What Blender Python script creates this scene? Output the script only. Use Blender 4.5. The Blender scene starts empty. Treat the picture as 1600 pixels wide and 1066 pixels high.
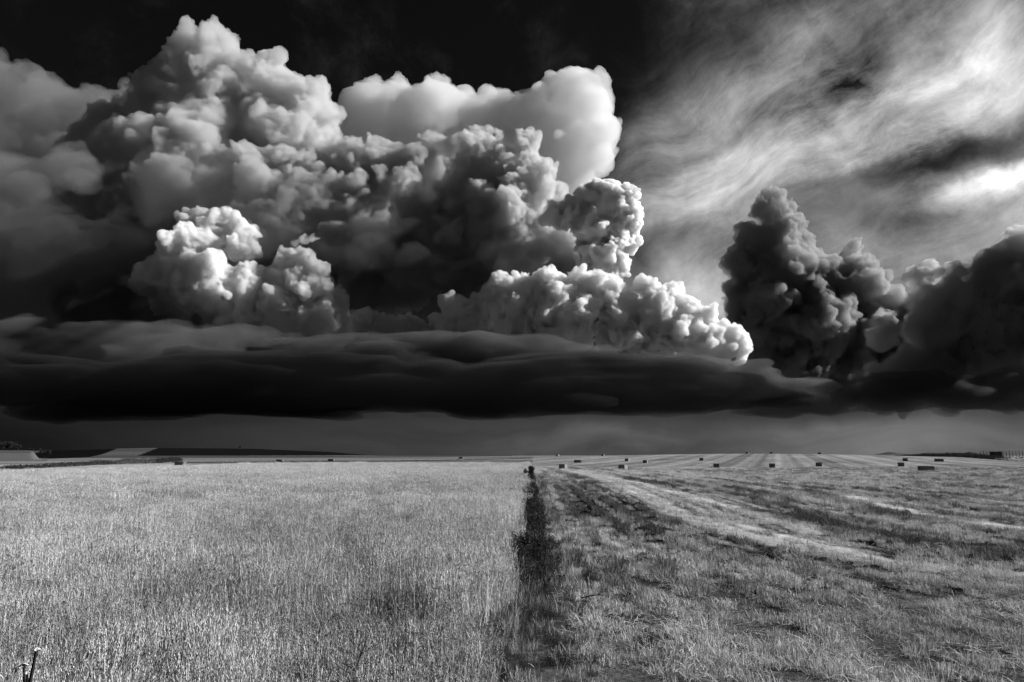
import bpy, math, random, time, os
import numpy as np
from mathutils import Vector, Matrix, noise
T0 = time.time()
S = bpy.context.scene; COL = S.collection
# ------------------------------------------------------------ camera
F = 1066.7; TILT = math.atan(179 / F); CAMZ = 2.7
cam = bpy.data.cameras.new('camera'); co = bpy.data.objects.new('camera', cam); COL.objects.link(co)
cam.lens = 24; cam.sensor_width = 36; cam.clip_end = 90000; cam.clip_start = .1
co.location = (0, 0, CAMZ); co.rotation_euler = (math.pi / 2 + TILT, 0, 0); S.camera = co
R = co.rotation_euler.to_matrix()
def ray(px, py): return R @ Vector(((px - 800) / F, -(py - 533) / F, -1))
def azel(px, py):
    d = ray(px, py); return math.atan2(d.x, d.y), math.atan2(d.z, math.hypot(d.x, d.y))
# ------------------------------------------------------------ sun and exposure
SUN_AZ = math.radians(83); SUN_EL = math.radians(28)
sl = bpy.data.lights.new('sun', 'SUN'); so = bpy.data.objects.new('sun', sl); COL.objects.link(so)
sdir = Vector((math.sin(SUN_AZ) * math.cos(SUN_EL), math.cos(SUN_AZ) * math.cos(SUN_EL), math.sin(SUN_EL)))
so.rotation_euler = sdir.to_track_quat('Z', 'Y').to_euler(); sl.energy = 5.0; sl.angle = math.radians(.5)
so.location = (200, 100, 300)
S.view_settings.view_transform = 'Standard'; S.view_settings.look = 'None'
S.view_settings.exposure = .7; S.view_settings.gamma = 1; S.view_settings.use_curve_mapping = False
S.cycles.volume_bounces = 14; S.cycles.max_bounces = 12; S.cycles.adaptive_threshold = .02; S.cycles.transparent_max_bounces = 16
S.cycles.diffuse_bounces = 1; S.cycles.transmission_bounces = 4
# ------------------------------------------------------------ world: black filtered sky, high cirrus, rain haze
class NB:
    def __init__(s, nt): s.nt = nt
    def n(s, t, **k):
        x = s.nt.nodes.new(t)
        for a, v in k.items(): setattr(x, a, v)
        return x
    def put(s, sock, v):
        if isinstance(v, bpy.types.NodeSocket): s.nt.links.new(v, sock)
        else: sock.default_value = v
    def m(s, op, a, b=None, c=None, clamp=False):
        x = s.n('ShaderNodeMath', operation=op); x.use_clamp = clamp
        s.put(x.inputs[0], a)
        if b is not None: s.put(x.inputs[1], b)
        if c is not None: s.put(x.inputs[2], c)
        return x.outputs[0]
    def vm(s, op, a, b=None):
        x = s.n('ShaderNodeVectorMath', operation=op); s.put(x.inputs[0], a)
        if b is not None: s.put(x.inputs[1], b)
        return x
    def xyz(s, a=0, b=0, c=0):
        x = s.n('ShaderNodeCombineXYZ'); s.put(x.inputs[0], a); s.put(x.inputs[1], b); s.put(x.inputs[2], c); return x.outputs[0]
    def noise(s, vec, scale, detail=4, rough=.5, dist=0, lac=2):
        x = s.n('ShaderNodeTexNoise'); s.put(x.inputs['Vector'], vec); s.put(x.inputs['Scale'], scale)
        s.put(x.inputs['Detail'], detail); s.put(x.inputs['Roughness'], rough); s.put(x.inputs['Distortion'], dist); s.put(x.inputs['Lacunarity'], lac)
        return x
    def map(s, v, a, b, c=0., d=1., smooth=True):
        x = s.n('ShaderNodeMapRange'); x.interpolation_type = 'SMOOTHSTEP' if smooth else 'LINEAR'
        s.put(x.inputs[0], v); s.put(x.inputs[1], a); s.put(x.inputs[2], b); s.put(x.inputs[3], c); s.put(x.inputs[4], d); return x.outputs[0]
w = bpy.data.worlds.new('World'); S.world = w; w.use_nodes = True
nt = w.node_tree; nt.nodes.clear(); B = NB(nt)
out = B.n('ShaderNodeOutputWorld'); bg = B.n('ShaderNodeBackground'); nt.links.new(bg.outputs[0], out.inputs[0])
sky = B.n('ShaderNodeTexSky', sky_type='NISHITA', sun_disc=False, sun_elevation=SUN_EL, sun_rotation=SUN_AZ)
red = B.n('ShaderNodeSeparateColor'); nt.links.new(sky.outputs[0], red.inputs[0])
tc = B.n('ShaderNodeTexCoord'); sp = B.n('ShaderNodeSeparateXYZ'); nt.links.new(tc.outputs['Generated'], sp.inputs[0])
dx, dy, dz = sp.outputs
AZ = B.m('ARCTAN2', dx, dy); EL = B.m('ARCTAN2', dz, B.m('SQRT', B.m('ADD', B.m('MULTIPLY', dx, dx), B.m('MULTIPLY', dy, dy))))
base = B.xyz(AZ, EL, 0)
# slow warp shared by the cirrus
wn = B.noise(base, 3.0, 3, .5)
wv = B.vm('MULTIPLY', B.vm('SUBTRACT', wn.outputs['Color'], (.5, .5, .5)).outputs[0], (.22, .14, 0))
wp = B.vm('ADD', base, wv.outputs[0]).outputs[0]
wf = B.noise(base, 14.0, 5, .6)
wv2 = B.vm('MULTIPLY', B.vm('SUBTRACT', wf.outputs['Color'], (.5, .5, .5)).outputs[0], (.07, .045, 0))
wq = B.vm('ADD', wp, wv2.outputs[0]).outputs[0]
def rot(vec, deg, sx, sy):
    mp = B.n('ShaderNodeMapping', vector_type='POINT'); nt.links.new(vec, mp.inputs[0])
    mp.inputs['Rotation'].default_value = (0, 0, math.radians(-deg)); mp2 = B.vm('MULTIPLY', mp.outputs[0], (sx, sy, 1)); return mp2.outputs[0]
def blob(px, py, rx, ry, ang=0, src=wq, soft=1.0):
    """soft ellipse on the sky dome, 1 in the middle, 0 at the rim"""
    a, e = azel(px, py)
    d = B.vm('SUBTRACT', src, (a, e, 0)).outputs[0]
    d = rot(d, ang, F / rx, F / ry)
    L = B.vm('LENGTH', d).outputs['Value']
    return B.map(L, 1.0, 0.0)
# fibres: streaked noise along about 22 degrees
wb = B.vm('MULTIPLY', B.vm('SUBTRACT', wn.outputs['Color'], (.5, .5, .5)).outputs[0], (.18, .15, 0))
wm_ = B.noise(base, 9.0, 3, .5)
wc = B.vm('MULTIPLY', B.vm('SUBTRACT', wm_.outputs['Color'], (.5, .5, .5)).outputs[0], (.05, .04, 0))
wa = B.vm('ADD', B.vm('ADD', base, wb.outputs[0]).outputs[0], wc.outputs[0]).outputs[0]
f1 = B.noise(rot(wa, 24, 2.4, 9), 1.7, 11, .68).outputs[0]
f2 = B.noise(rot(wa, 12, 5, 17), 1.6, 9, .66).outputs[0]
f3 = B.noise(wa, 5.0, 11, .66).outputs[0]
fib = B.m('ADD', B.m('MULTIPLY', f1, .45), B.m('ADD', B.m('MULTIPLY', f2, .18), B.m('MULTIPLY', f3, .48)))
tex = B.map(fib, .43, .70, .0, 1.7, False)
veil = B.m('MAXIMUM', blob(1400, 190, 620, 420, 15), blob(1900, 150, 600, 500))
veil = B.map(B.m('ADD', veil, B.m('MULTIPLY', B.m('SUBTRACT', f3, .5), .8)), -.02, .95)
lum = B.m('MULTIPLY', B.m('MULTIPLY', veil, tex), .13)
CK = .72
for (px, py, rx, ry, an, k, t) in [(1545, 85, 150, 110, 0, .50, .6), (1600, 262, 230, 34, 8, .50, .8), (1585, 254, 120, 24, 8, .55, .75),
        (1300, 215, 380, 50, 22, .34, .8), (1120, 275, 200, 50, 25, .40, .6), (1440, 205, 260, 34, 14, .38, .8), (1060, 180, 120, 110, 30, .14, .8),
        (1210, 120, 180, 90, 30, .16, .9), (1090, 340, 200, 70, 5, .15, .5), (1085, 455, 130, 100, -10, .58, .4), (1040, 250, 130, 130, 0, .07, .6), (1560, 320, 260, 90, 0, .22, .4),
        (1430, 420, 330, 120, 0, .12, .4), (1210, 560, 200, 60, -20, .10, .5), (1420, 450, 120, 60, 10, .12, .5), (1390, 612, 60, 30, 0, .10, .4)]:
    b = B.m('MULTIPLY', blob(px, py, rx, ry, an), k * CK)
    tt = B.m('MULTIPLY_ADD', tex, t, 1 - t)
    lum = B.m('ADD', lum, B.m('MULTIPLY', b, tt))
for (px, py, rx, ry, an, k) in [(1480, 237, 240, 26, 9, .8), (1340, 345, 190, 70, 0, .6), (1060, 400, 120, 60, 0, .35), (1000, 90, 130, 140, 0, .6), (1130, 60, 220, 80, 20, .35), (1330, 60, 160, 60, 10, .25), (1500, 40, 160, 50, 15, .3)]:
    lum = B.m('MULTIPLY', lum, B.m('SUBTRACT', 1, B.m('MULTIPLY', blob(px, py, rx, ry, an), k), clamp=True))
lum = B.m('MAXIMUM', lum, 0)
# rain haze low over the horizon
rn = B.noise(rot(wa, 0, 1.6, 14), 1.6, 5, .5).outputs[0]
edge = B.m('ADD', EL, B.m('MULTIPLY', B.m('SUBTRACT', rn, .5), .02))
band = B.map(edge, .035, .085, 1, 0)
side = B.map(AZ, -.80, .15, .004, .038)
side = B.m('ADD', side, B.m('MULTIPLY', B.m('MAXIMUM', blob(1380, 700, 340, 60), B.m('MULTIPLY', blob(930, 690, 300, 34), .5)), .065))
side = B.m('MULTIPLY', side, B.map(rn, .3, .75, .75, 1.25))
mix = B.n('ShaderNodeMix', data_type='FLOAT'); B.put(mix.inputs[0], band)
base_l = B.m('MULTIPLY', red.outputs[0], .0028)   # what a deep red filter leaves of the blue
tot = B.m('ADD', base_l, lum)
B.put(mix.inputs[2], tot); B.put(mix.inputs[3], side)
fin = B.m('MULTIPLY', mix.outputs[0], 10.0)
nt.links.new(fin, bg.inputs[0]); bg.inputs[1].default_value = .1
# ------------------------------------------------------------ helpers
def tag(o, label=None, cat=None, group=None, kind=None):
    if label: o['label'] = label
    if cat: o['category'] = cat
    if group: o['group'] = group
    if kind: o['kind'] = kind
    return o
FWD = R @ Vector((0, 0, -1)); UPV = R @ Vector((0, 1, 0))
def P(px, py, D): return Vector((0, 0, CAMZ)) + ray(px, py) * D
def cloud_mat(dens_px, k, col, g):
    m = bpy.data.materials.new('cloud_vapour'); m.use_nodes = True; t = m.node_tree; t.nodes.clear()
    o = t.nodes.new('ShaderNodeOutputMaterial'); v = t.nodes.new('ShaderNodeVolumePrincipled')
    v.inputs['Color'].default_value = (col, col, col, 1); v.inputs['Density'].default_value = dens_px / k; v.inputs['Anisotropy'].default_value = g  # lower col puts a cloud's shade into its albedo
    v.inputs['Density Attribute'].default_value = ''
    t.links.new(v.outputs[0], o.inputs['Volume']); return m
def cloud(name, label, balls, D, vox=2.0, billow=((12, 38), (7, 17), (4, 9), (2, 5)), dens=.14, col=.985, g=.45, seed=0, kids=(26, 8), krad=(.22, .42), sky_bias=-.45, group=None, patch=(.25, 1.2), stretch=1.0, warp=((26, 70), (10, 22))):
    rnd = random.Random(seed); k = D / F; pts = []; rad = []
    def add(p, r, lv):
        pts.append(p); rad.append(r)
        if lv >= len(kids): return
        for i in range(kids[lv]):
            for _ in range(20):
                d = Vector((rnd.gauss(0, 1), rnd.gauss(0, 1), rnd.gauss(0, 1))).normalized()
                if d.dot(FWD) < .35 and d.z > sky_bias: break
            add(p + d * (r * rnd.uniform(.82, 1.0)), r * rnd.uniform(*krad), lv + 1)
    for b in balls:
        x, y, r = b[:3]; dzp = b[3] if len(b) > 3 else 0
        q = P(x, y, D) + FWD * dzp * k; q.x /= stretch
        add(q, r * k * .88, 0)
    me = bpy.data.meshes.new(name); me.from_pydata([tuple(p) for p in pts], [], [])
    a = me.attributes.new('rad', 'FLOAT', 'POINT'); a.data.foreach_set('value', rad)
    o = bpy.data.objects.new(name, me); COL.objects.link(o)
    gr = bpy.data.node_groups.new(name, 'GeometryNodeTree')
    gr.interface.new_socket('Geometry', in_out='INPUT', socket_type='NodeSocketGeometry')
    gr.interface.new_socket('Geometry', in_out='OUTPUT', socket_type='NodeSocketGeometry')
    N = gr.nodes; L = gr.links; b = NB(gr)
    i = N.new('NodeGroupInput'); ou = N.new('NodeGroupOutput')
    m2p = N.new('GeometryNodeMeshToPoints'); L.new(i.outputs[0], m2p.inputs['Mesh'])
    na = N.new('GeometryNodeInputNamedAttribute'); na.data_type = 'FLOAT'; na.inputs['Name'].default_value = 'rad'
    pv = N.new('GeometryNodePointsToVolume'); pv.resolution_mode = 'VOXEL_SIZE'; pv.inputs['Voxel Size'].default_value = vox * k
    L.new(m2p.outputs[0], pv.inputs['Points']); L.new(na.outputs[0], pv.inputs['Radius'])
    v2 = N.new('GeometryNodeVolumeToMesh'); L.new(pv.outputs[0], v2.inputs[0]); v2.inputs['Threshold'].default_value = .1
    last = v2.outputs[0]
    for (amp, sc) in warp:          # pull the round balls out of shape first
        spn = N.new('GeometryNodeSetPosition'); L.new(last, spn.inputs['Geometry'])
        nz = b.noise(N.new('GeometryNodeInputPosition').outputs[0], 1 / (sc * k), 3); vs = b.vm('SUBTRACT', nz.outputs['Color'], (.5, .5, .5)).outputs[0]
        vw = N.new('ShaderNodeVectorMath'); vw.operation = 'SCALE'; vw.inputs['Scale'].default_value = amp * k * 2; L.new(vs, vw.inputs[0]); L.new(vw.outputs[0], spn.inputs['Offset']); last = spn.outputs[0]
    for (amp, sc) in billow:
        spn = N.new('GeometryNodeSetPosition'); L.new(last, spn.inputs['Geometry'])
        pos = N.new('GeometryNodeInputPosition').outputs[0]; nor = N.new('GeometryNodeInputNormal').outputs[0]
        nz = b.noise(pos, 1.2 / (sc * k), 2)
        vs = b.vm('SUBTRACT', nz.outputs['Color'], (.5, .5, .5)).outputs[0]
        vw = N.new('ShaderNodeVectorMath'); vw.operation = 'SCALE'; vw.inputs['Scale'].default_value = sc * k * 1.2; L.new(vs, vw.inputs[0])
        va = b.vm('ADD', pos, vw.outputs[0]).outputs[0]
        vo = N.new('ShaderNodeTexVoronoi'); vo.feature = 'F1'; vo.inputs['Scale'].default_value = 1 / (sc * k); L.new(va, vo.inputs['Vector'])
        mu = b.m('MULTIPLY', vo.outputs['Distance'], vo.outputs['Distance'])
        sb = b.m('MULTIPLY_ADD', mu, -1.6 * amp * k, .5 * amp * k)
        n2 = b.noise(pos, 1 / (sc * k * 5), 2).outputs[0]
        m3 = b.m('MULTIPLY', sb, b.map(n2, .35, .65, patch[0], patch[1]))
        sv = N.new('ShaderNodeVectorMath'); sv.operation = 'SCALE'; L.new(nor, sv.inputs[0]); L.new(m3, sv.inputs['Scale'])
        L.new(sv.outputs[0], spn.inputs['Offset']); last = spn.outputs[0]
    mv = N.new('GeometryNodeMeshToVolume'); mv.resolution_mode = 'VOXEL_SIZE'; mv.inputs['Voxel Size'].default_value = vox * .8 * k
    mv.inputs['Interior Band Width'].default_value = vox * 1.6 * k; mv.inputs['Density'].default_value = 1
    L.new(last, mv.inputs['Mesh'])
    v3 = N.new('GeometryNodeVolumeToMesh'); L.new(mv.outputs[0], v3.inputs[0]); v3.inputs['Threshold'].default_value = .15
    sm = N.new('GeometryNodeSetShadeSmooth'); L.new(v3.outputs[0], sm.inputs[0]); L.new(sm.outputs[0], ou.inputs[0])
    md = o.modifiers.new('gn', 'NODES'); md.node_group = gr
    m = bpy.data.meshes.new_from_object(o.evaluated_get(bpy.context.evaluated_depsgraph_get()))
    o.modifiers.clear(); old = o.data; o.data = m; bpy.data.meshes.remove(old); m.name = name
    c = P(balls[0][0], balls[0][1], D); m.transform(Matrix.Diagonal((stretch, 1, 1, 1))); m.transform(Matrix.Translation(-c)); o.location = c
    m.materials.clear(); m.materials.append(cloud_mat(dens, k, col, g))
    tag(o, label, 'cloud', group)
    print('CLOUD', name, len(pts), len(m.polygons), round(time.time() - T0, 1))
    return o
# ------------------------------------------------------------ clouds
def row(pts, r, n, seed, dz=0, jit=.35, rv=.3):
    """balls along a polyline"""
    rr = random.Random(seed); out = []; seg = []
    tot = 0
    for a, b in zip(pts, pts[1:]): seg.append(math.dist(a, b)); tot += seg[-1]
    for i in range(n):
        t = (i + .5) / n * tot; j = 0
        while t > seg[j] and j < len(seg) - 1: t -= seg[j]; j += 1
        f = t / seg[j]; x = pts[j][0] + (pts[j + 1][0] - pts[j][0]) * f; y = pts[j][1] + (pts[j + 1][1] - pts[j][1]) * f
        q = r * (1 + rr.uniform(-rv, rv)); out.append((x + rr.uniform(-jit, jit) * r, y + rr.uniform(-jit, jit) * r, q, dz + rr.uniform(-.5, .5) * r))
    return out
CUM = 'cumulus clouds of the storm'
cloud('anvil_cloud', 'pale smooth-sided anvil cloud behind the towers, its scalloped edge against the black sky', row([(560, 190), (640, 205), (760, 205), (880, 195)], 72, 9, 3, jit=.15, rv=.12) +
      [(900, 160, 58), (925, 165, 42), (935, 205, 40), (925, 245, 40), (870, 235, 60), (800, 260, 80), (900, 285, 38), (700, 260, 90)], 11500, 2.0, dens=.05, g=.4, col=.90, seed=3, kids=(14, 9), krad=(.14, .34), warp=((14, 60), (8, 20)), patch=(0, 1.0), billow=((8, 46), (4, 16), (2, 7)), group=CUM)
cloud('anvil_cloud', 'soft grey cloud bank at the left edge above the dark mass', row([(-60, 150), (0, 155), (60, 165), (110, 185), (215, 190)], 48, 11, 2, jit=.2, rv=.2) + [(-30, 230, 90), (60, 260, 90), (150, 270, 80), (-60, 290, 100)], 11800, 2.4, dens=.025, g=.5, col=.6, warp=((40, 140), (14, 40)), seed=4, kids=(20, 4), group=CUM)
cloud('cumulus_tower', 'tallest cumulus tower, rising nearly to the top of the black sky', [(316, 126, 62), (391, 141, 60), (456, 166, 50), (491, 181, 42, -10), (301, 94, 36), (346, 84, 36, -10), (271, 186, 70), (211, 221, 58), (161, 261, 48, 10),
      (326, 236, 110), (426, 226, 85), (246, 316, 120), (376, 306, 110)], 9800, 1.6, dens=.10, col=.86, seed=1, kids=(12, 8), krad=(.22, .52), warp=((20, 80), (10, 26)), patch=(0, 1.3), group=CUM)
cloud('cumulus_cloud', 'dark ridge of cumulus between the tallest tower and the centre tower', [(510, 241, 34), (545, 251, 36), (600, 266, 42), (650, 274, 38), (690, 288, 32), (560, 316, 70), (640, 320, 60), (500, 310, 70), (600, 390, 90), (675, 226, 22), (710, 226, 16), (745, 216, 18)], 9300, 1.6, dens=.12, col=.76, seed=5, kids=(12, 7), krad=(.22, .5), group=CUM)
cloud('cumulus_cloud', 'grey domed cumulus below the tallest tower', [(285, 250, 42), (255, 270, 34), (325, 250, 26), (400, 262, 30), (380, 258, 26), (460, 270, 26), (490, 275, 24), (300, 310, 70), (420, 320, 70), (500, 330, 60), (240, 330, 70), (440, 345, 42), (560, 400, 70), (600, 440, 60), (380, 430, 110), (500, 470, 90)], 8800, 1.6, dens=.10, col=.82, seed=6, kids=(10, 7), krad=(.25, .52), group=CUM)
cloud('cumulus_tower', 'knobbly centre cumulus tower with a small round turret on top', [(825, 228, 24), (815, 250, 26), (752, 245, 34), (775, 262, 36), (745, 285, 42), (800, 285, 42), (845, 290, 34), (870, 305, 24), (720, 320, 50), (660, 345, 40), (700, 390, 70), (780, 370, 80), (640, 420, 60), (760, 450, 70), (840, 355, 26), (800, 368, 30), (870, 385, 50), (820, 415, 60), (900, 450, 55)], 8600, 1.5, dens=.15, col=.82, seed=7, kids=(14, 7), krad=(.22, .5), group=CUM)  # darker albedo carries the shade, also for the body under the bright head
cloud('cumulus_tower', 'brightly lit cauliflower-headed cumulus right of centre', [(940, 320, 34), (968, 312, 26), (982, 345, 27), (975, 380, 28), (935, 350, 38), (905, 335, 26), (860, 335, 18), (880, 342, 18), (940, 400, 38), (960, 415, 26), (930, 440, 34)], 7900, 1.5, ((8, 24), (6, 12), (2.5, 6)), dens=.45, g=.2, col=.99, seed=8, kids=(30, 8), group=CUM)
cloud('cumulus_cloud', 'bright heaped cumulus low on the left above the dark shelf', [(305, 410, 44, -20), (270, 420, 34), (350, 455, 52, -30), (395, 465, 40, -20), (440, 450, 34), (460, 415, 28), (490, 450, 38, -10), (515, 470, 26), (250, 400, 18), (300, 345, 24, 10), (350, 350, 26, 10), (378, 385, 32), (330, 380, 36), (300, 470, 50), (440, 490, 50), (500, 500, 46), (370, 500, 50), (345, 492, 16, -40), (240, 440, 30)], 7700, 1.5, ((9, 30), (6, 14), (3.2, 7), (1.6, 4)), dens=.22, col=.985, g=0, seed=2, kids=(12, 7), krad=(.24, .5), warp=((12, 50), (6, 18)), group=CUM)
cloud('cumulus_cloud', 'small cumulus wisp hanging beside the bright heaped cumulus', [(475, 380, 9), (488, 379, 8), (498, 380, 6), (463, 381, 7)], 7300, 1.0, ((3, 8), (1.5, 4)), dens=.12, seed=21, kids=(10,), group=CUM)
cloud('cumulus_cloud', 'brightest heaped cumulus at the centre above the dark shelf', [(708, 485, 24), (730, 490, 18), (790, 458, 26), (830, 460, 28), (865, 462, 36), (815, 450, 22), (765, 470, 26), (800, 480, 40), (845, 490, 40), (905, 440, 22), (925, 445, 26), (945, 462, 30), (965, 455, 22), (900, 485, 40), (985, 485, 26), (960, 500, 36), (1010, 450, 20), (1040, 465, 26), (1030, 490, 36), (1070, 480, 22), (1095, 500, 20), (1110, 515, 18), (1130, 515, 12), (1150, 515, 12),
      (760, 515, 44), (1060, 530, 38), (880, 525, 46), (970, 535, 40), (700, 530, 34), (820, 535, 40), (1020, 545, 40), (1110, 545, 34), (1150, 545, 24)], 7300, 1.35, ((8, 24), (5, 12), (3, 6.5), (1.6, 4)), dens=.26, seed=9, col=.999, g=0, kids=(14, 7), krad=(.24, .5), warp=((10, 50), (5, 18)), group=CUM)
cloud('cumulus_cloud', 'low row of small bright puffs between the two heaped cumulus', row([(560, 500), (600, 505), (640, 503), (680, 512)], 14, 9, 5) + [(620, 520, 24), (580, 520, 24), (660, 525, 20)], 7400, 1.3, ((4, 12), (2, 6)), dens=.45, seed=11, kids=(18, 5), group=CUM)
DK = 'dark clouds at the right'
cloud('dark_cumulus_tower', 'dark cumulus tower, backlit shade put into its colour, standing against the bright veil at the right', [(1195, 332, 28), (1222, 328, 24), (1215, 335, 24), (1235, 350, 22), (1225, 365, 34), (1250, 380, 28), (1170, 375, 26), (1145, 415, 22), (1170, 415, 36), (1210, 420, 56), (1268, 395, 20), (1275, 440, 46), (1325, 400, 22), (1335, 425, 28), (1320, 450, 40), (1355, 455, 30), (1370, 475, 24), (1200, 480, 60), (1270, 510, 70), (1340, 510, 50), (1220, 550, 40), (1310, 560, 50), (1150, 450, 20), (1180, 520, 46), (1170, 470, 34), (1250, 575, 50), (1330, 585, 50), (1400, 560, 46), (1190, 580, 34), (1400, 500, 44), (1440, 545, 56), (1480, 500, 40)], 8900, 1.5, ((8, 26), (5, 13), (2.5, 6)), dens=.12, col=.5, seed=10, kids=(12, 9), krad=(.2, .52), group=DK)  # low albedo gives the tower its backlit darkness
cloud('dark_cumulus_cloud', 'heavy dark cloud mass filling the lower right corner of the sky', [(1600, 370, 26), (1570, 405, 30), (1620, 430, 60), (1530, 415, 24), (1500, 425, 24), (1560, 450, 50), (1430, 430, 20), (1455, 425, 18), (1630, 530, 96), (1540, 550, 74), (1460, 520, 40), (1420, 580, 40), (1480, 595, 52), (1380, 520, 24), (1350, 600, 24), (1335, 610, 14), (1385, 585, 16), (1410, 625, 30), (1370, 622, 20), (1550, 612, 34), (1640, 612, 38), (1440, 628, 18), (1440, 470, 26), (1490, 480, 40)], 6600, 1.6, ((8, 30), (5, 14), (2.5, 6)), dens=.10, col=.62, seed=12, group=DK)
cloud('cloud_shred', 'tiny dark scrap of cloud above the right end of the shelf', [(1146, 557, 4), (1150, 556, 3)], 5600, .8, ((1.5, 4),), dens=.4, col=.15, seed=31, kids=(6,), group='dark scraps of cloud')
cloud('cloud_shred', 'dark scrap of cloud below the dark tower', [(1275, 580, 8), (1290, 582, 6), (1262, 582, 5)], 5600, .9, ((2, 5),), dens=.2, col=.15, seed=32, kids=(8,), group='dark scraps of cloud')
SH = 'dark layers of the shelf cloud'
def lens(name, label, specs, D, dens, col, seed, group=SH, g=.3, vox=2.5, billow=((6, 40), (4, 16), (2.5, 7)), stretch=5.0, kids=(9,), warp=((16, 60), (10, 22))):
    balls = []
    for (x0, y0, x1, y1, r, n) in specs: balls += row([(x0, y0), (x1, y1)], r, n, seed + n, jit=.45, rv=.35)
    return cloud(name, label, balls, D, vox, billow, dens=dens, col=col, g=g, seed=seed, kids=kids, sky_bias=-1, group=group, stretch=stretch, warp=warp)
lens('shelf_cloud', 'broad black shelf cloud hanging low across the left and centre of the sky', [(-150, 605, 500, 600, 42, 6), (400, 596, 1000, 600, 38, 6), (950, 616, 1230, 615, 22, 4), (0, 640, 900, 638, 13, 16), (850, 638, 1150, 636, 11, 8)], 6000, .07, .08, 41, kids=(12, 3))
lens('shelf_cloud', 'smooth grey upper layer of the shelf cloud at the left', [(-150, 560, 350, 560, 40, 8), (100, 522, 420, 530, 18, 8), (350, 525, 560, 538, 12, 5), (-50, 530, 200, 535, 26, 5)], 6900, .018, .35, 42, stretch=2.8)
lens('shelf_cloud', 'dark layer of the shelf cloud under the bright centre cumulus', [(520, 562, 900, 568, 30, 5), (450, 540, 850, 546, 16, 7), (850, 570, 1150, 592, 26, 6), (1050, 602, 1280, 614, 18, 5)], 6700, .05, .2, 43, stretch=3.5)
lens('rain_cloud', 'dim murk of rain cloud filling the far left behind the shelf', [(-120, 330, 60, 330, 70, 5), (-100, 450, 180, 450, 70, 7), (120, 370, 220, 420, 45, 4), (-100, 560, 500, 560, 60, 5), (0, 270, 160, 280, 30, 4)], 8000, .015, .45, 44, group='dark clouds at the left', stretch=1.2, billow=((12, 50), (6, 20), (3, 9)))
lens('rain_cloud', 'low black cloud base above the horizon at the right', [(1120, 628, 1750, 632, 15, 12), (1300, 610, 1750, 605, 24, 8)], 5900, .045, .12, 45, group=DK, stretch=3)
MG = 'mist and added shade veils between the towers'
def mist(label, balls, D, dens, col, seed): return cloud('cloud_mist', label, balls, D, 4, ((8, 60), (4, 24)), dens=dens, col=col, g=.2, seed=seed, kids=(5,), krad=(.4, .7), warp=((70, 160), (20, 50)), group=MG)  # low-albedo veils added to grade darkness between the cloud layers
mist('dim grey mist, added as soft shade over the foot of the tallest cumulus tower', [(260, 330, 110), (360, 320, 90), (170, 330, 90), (460, 330, 60)], 9200, .008, .45, 61)
mist('dark mist added as shade behind the bright heaped cumulus at the left', [(330, 420, 130), (480, 420, 110), (220, 430, 110), (580, 450, 100)], 8350, .007, .25, 62)
mist('dark mist added as shade behind the brightest heaped cumulus at the centre', [(700, 460, 100), (820, 440, 90), (920, 460, 80), (620, 430, 90)], 8150, .008, .25, 63)
mist('near-black veil added as shade on the left foot of the bright heaped cumulus', [(200, 500, 60), (250, 505, 60), (140, 500, 60), (330, 520, 44)], 7350, .010, .06, 65)  # near-black absorbing veil put in to shade the cumulus foot
lens('shelf_dark_veil', 'thin near-black veil added to soften and darken the shelf cloud', [(-150, 600, 500, 600, 36, 7), (450, 600, 1000, 600, 34, 6), (950, 605, 1250, 610, 26, 4), (-100, 645, 900, 648, 8, 14)], 5600, .012, .03, 66, stretch=4.5)  # veil added over the shelf layers, coloured dark to mute their lit rims
# ------------------------------------------------------------ terrain
rng = np.random.default_rng(7)
def sstep(x, a, b):
    t = np.clip((x - a) / (b - a), 0, 1); return t * t * (3 - 2 * t)
_perm = rng.random((256, 256))
def vnoise(x, y):
    xi = np.floor(x).astype(int); yi = np.floor(y).astype(int); fx = x - xi; fy = y - yi
    fx = fx * fx * (3 - 2 * fx); fy = fy * fy * (3 - 2 * fy)
    a = _perm[xi % 256, yi % 256]; b = _perm[(xi + 1) % 256, yi % 256]; c = _perm[xi % 256, (yi + 1) % 256]; d = _perm[(xi + 1) % 256, (yi + 1) % 256]
    return (a * (1 - fx) + b * fx) * (1 - fy) + (c * (1 - fx) + d * fx) * fy
def fbm(x, y, o=4):
    s = 0; a = .5
    for i in range(o): s = s + a * vnoise(x, y); x = x * 2.03 + 17; y = y * 2.03 + 9; a *= .5
    return s / (1 - .5 ** o)
def height(x, y):
    x = np.asarray(x, float); y = np.asarray(y, float)
    d = np.hypot(x, y); az = np.arctan2(x, y)
    # stubble rise on the right, crest near 380 m
    lat = np.exp(-((az - .33) / .30) ** 2)
    z = 3.7 * lat * sstep(d, 150, 400) * (1 - sstep(d, 400, 900))
    z = z + 1.4 * np.exp(-((az + .02) / .16) ** 2) * sstep(d, 250, 520) * (1 - sstep(d, 520, 1200))
    # low hill far to the left with its patchwork of fields, and the knoll that carries the trees
    px = np.tan(np.clip(az, -1.5, 1.5)) * F + 800
    hh = np.interp(px, [-1500, -200, 60, 140, 190, 250, 400, 520, 560, 620], [0, 14, 12, 14, 17, 19, 18, 11, 6, 0])
    z = z + hh * sstep(d, 900, 1700) * (1 - .999 * sstep(d, 2300, 4500)) * (az < 0) * (y > 0)
    z = z + 6.6 * sstep(px, 74, 58) * sstep(px, -900, -200) * sstep(d, 420, 640) * (1 - sstep(d, 700, 850)) * (az < 0) * (y > 0)
    z = z + (fbm(x * .18, y * .18, 3) - .5) * .10 * (1 - sstep(d, 80, 200))
    return z
def gz(x, y): return float(height(x, y))
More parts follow.
